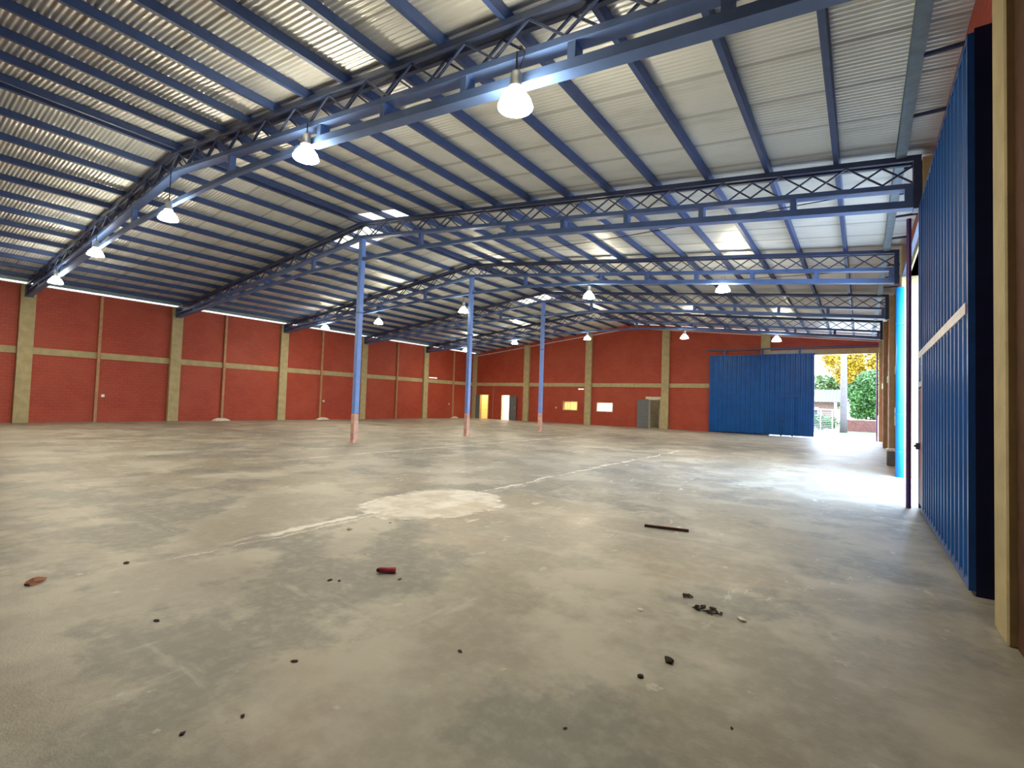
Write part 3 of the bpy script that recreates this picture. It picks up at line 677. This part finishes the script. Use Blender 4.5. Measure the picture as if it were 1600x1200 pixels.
# low brick wall with pillar
t = thing('garden_wall', 'low pinkish brick garden wall behind the verge', 'wall', (0, 50.5, 0))
mb = MB(); mb.box(-1.35, 2.2, -.08, .08, -.05, .95); mb.build('wall_body', M['pinkbrick'], t)
mb = MB(); mb.box(-1.37, 2.2, -.10, .10, .95, 1.0); mb.build('coping', M['chalk'], t)
t = thing('gate_pillar', 'short white and brick pillar at the right edge of the far gateway view', 'pillar', (1.18, 45.6, 0))
mb = MB(); mb.box(-.16, .16, -.16, .16, -.05, 1.3); mb.build('pillar_body', M['pinkbrick'], t)
mb = MB(); mb.box(-.19, -.16, -.19, .19, -.05, 1.42); mb.box(-.19, .19, -.19, .19, 1.3, 1.42); mb.build('white_facing', M['white'], t)
# metal fence gate
t = thing('pipe_fence', 'pale pipe fence frame in front of the house', 'fence', (-2.6, 49.0, 0))
mb = MB(); mb.tube([(-1.2, 0, 1.75), (.85, 0, 1.75)], .04, 8); mb.build('top_pipe', M['white'], t)
for x in (-1.1, -.2, .65):
    mb = MB(); mb.tube([(x, 0, -.05), (x, 0, 1.75)], .035, 8); mb.build('upright', M['white'], t)
mb = MB()
for k in range(10): mb.tube([(-1.2, 0, .15+k*.15), (.65, 0, .15+k*.15)], .006, 4)
mb.build('wire', M['alu'], t)
# house
t = thing('house', 'small house with a pale tin roof beyond the road', 'house', (-5.2, 58, 0))
mb = MB(); mb.box(-4, 3.0, 0, 6, -.1, 2.6); mb.build('house_wall', M['houseplaster'], t)
mb = MB()
rows = []
for i in range(121):
    x = -4.6+i*8.4/120; z = .025*math.cos(i*1.6)
    rows.append([(x, -1.0, 2.55+z), (x, 3, 3.9+z), (x, 7, 2.55+z)])
mb.grid(rows); mb.build('roof', M['tin'], t)
for x in (-1.5, 1.2):
    f_ = MB(); f_.box(x-.5, x+.5, -.05, 0, .9, 2.0); f_ = f_.build('window', M['white'], t)
    mb = MB(); mb.box(x-.42, x+.42, -.06, -.05, .98, 1.92); mb.build('pane', M['cable'], f_)
for x in (-4.2, 0, 3.2):
    mb = MB(); mb.box(x-.06, x+.06, -.9, -.78, -.1, 2.5); mb.build('porch_post', M['cream'], t)
# trees: leaf blades around branching limbs
def tree(label, loc, blobs, n, mat, ls, seed, h, name='broadleaf_tree'):
    rr = random.Random(seed); t = thing(name, label, 'tree', loc)
    mb = MB(); mb.tube([(0, 0, -.1), (.1, 0, h*.3), (0, .1, h*.62)], .22, 10, .12)
    for bx, by, bz, br in blobs: mb.tube([(0, .1, h*.4), (bx*.5, by*.5, (h*.4+bz)/2+.2), (bx, by, bz)], .09, 6, .03)
    mb.build('trunk', M['trunk'], t, True)
    mb = MB(); tot = sum(b[3]**2 for b in blobs)
    for bx, by, bz, br in blobs:
        for i in range(int(n*br*br/tot)):
            v = Vector((rr.gauss(0, 1), rr.gauss(0, 1), rr.gauss(0, 1))).normalized()*br*(rr.random()**.28)
            p = Vector((bx, by, bz))+v*Vector((1, 1, 1)).length/1.732
            d = Vector((rr.gauss(0, 1), rr.gauss(0, 1), rr.gauss(0, .5))).normalized(); q = d.cross(Vector((rr.gauss(0, 1), rr.gauss(0, 1), rr.gauss(0, 1)))).normalized()
            l = ls*rr.uniform(.6, 1.3); wd = l*.45
            vs = [mb.bm.verts.new(p-d*l), mb.bm.verts.new(p-q*wd), mb.bm.verts.new(p+d*l), mb.bm.verts.new(p+q*wd)]; mb.bm.faces.new(vs)
    me = bpy.data.meshes.new('foliage'); mb.bm.to_mesh(me); mb.bm.free(); me.materials.append(mat)
    o = bpy.data.objects.new('foliage', me); C.objects.link(o); o.parent = t
    return t
tree('large round green tree behind the low brick wall', (.9, 54, 0), [(-.6, 0, 2.6, 1.3), (.9, 0, 2.7, 1.5), (0, .3, 4.0, 1.5), (-1.1, .5, 3.5, 1.0), (1.6, 0, 4.2, 1.3), (.4, 0, 1.8, 1.2), (-1.0, 0, 1.6, .8)], 18000, M['leaf'], .14, 1, 4.6)
tree('golden sunlit tree top rising behind the green tree', (-1.6, 66, 0), [(0, 0, 7.2, 1.9), (-1.2, 0, 7.8, 1.0), (1.8, 0, 7.4, 1.7), (3.4, 0, 7.0, 1.3), (.6, 0, 5.8, 1.5)], 8000, M['leafy'], .17, 2, 7.0)
tree('pale green tree farther off behind the house', (-4.0, 72, 0), [(0, 0, 4.6, 1.7), (2.2, 0, 4.9, 1.7), (-2.6, 0, 4.4, 1.8), (1.0, 0, 3.3, 1.7)], 9000, M['leafb'], .19, 3, 5)
tree('hazy green tree at the right edge of the gateway view', (6.0, 76, 0), [(0, 0, 7.6, 2.6), (-2, 0, 6.2, 2.2), (2.4, 0, 6.4, 2.6), (-1, 0, 4, 2.4), (1.5, 0, 9.4, 2)], 12000, M['leafb'], .2, 4, 8)
t = tree('low leafy bushes between the fence and the house', (-3.0, 52.5, 0), [(0, 0, .7, .7), (-1.1, .2, .8, .8), (.9, .3, .6, .6)], 1800, M['leaf'], .1, 5, 1.0, 'leafy_bush')
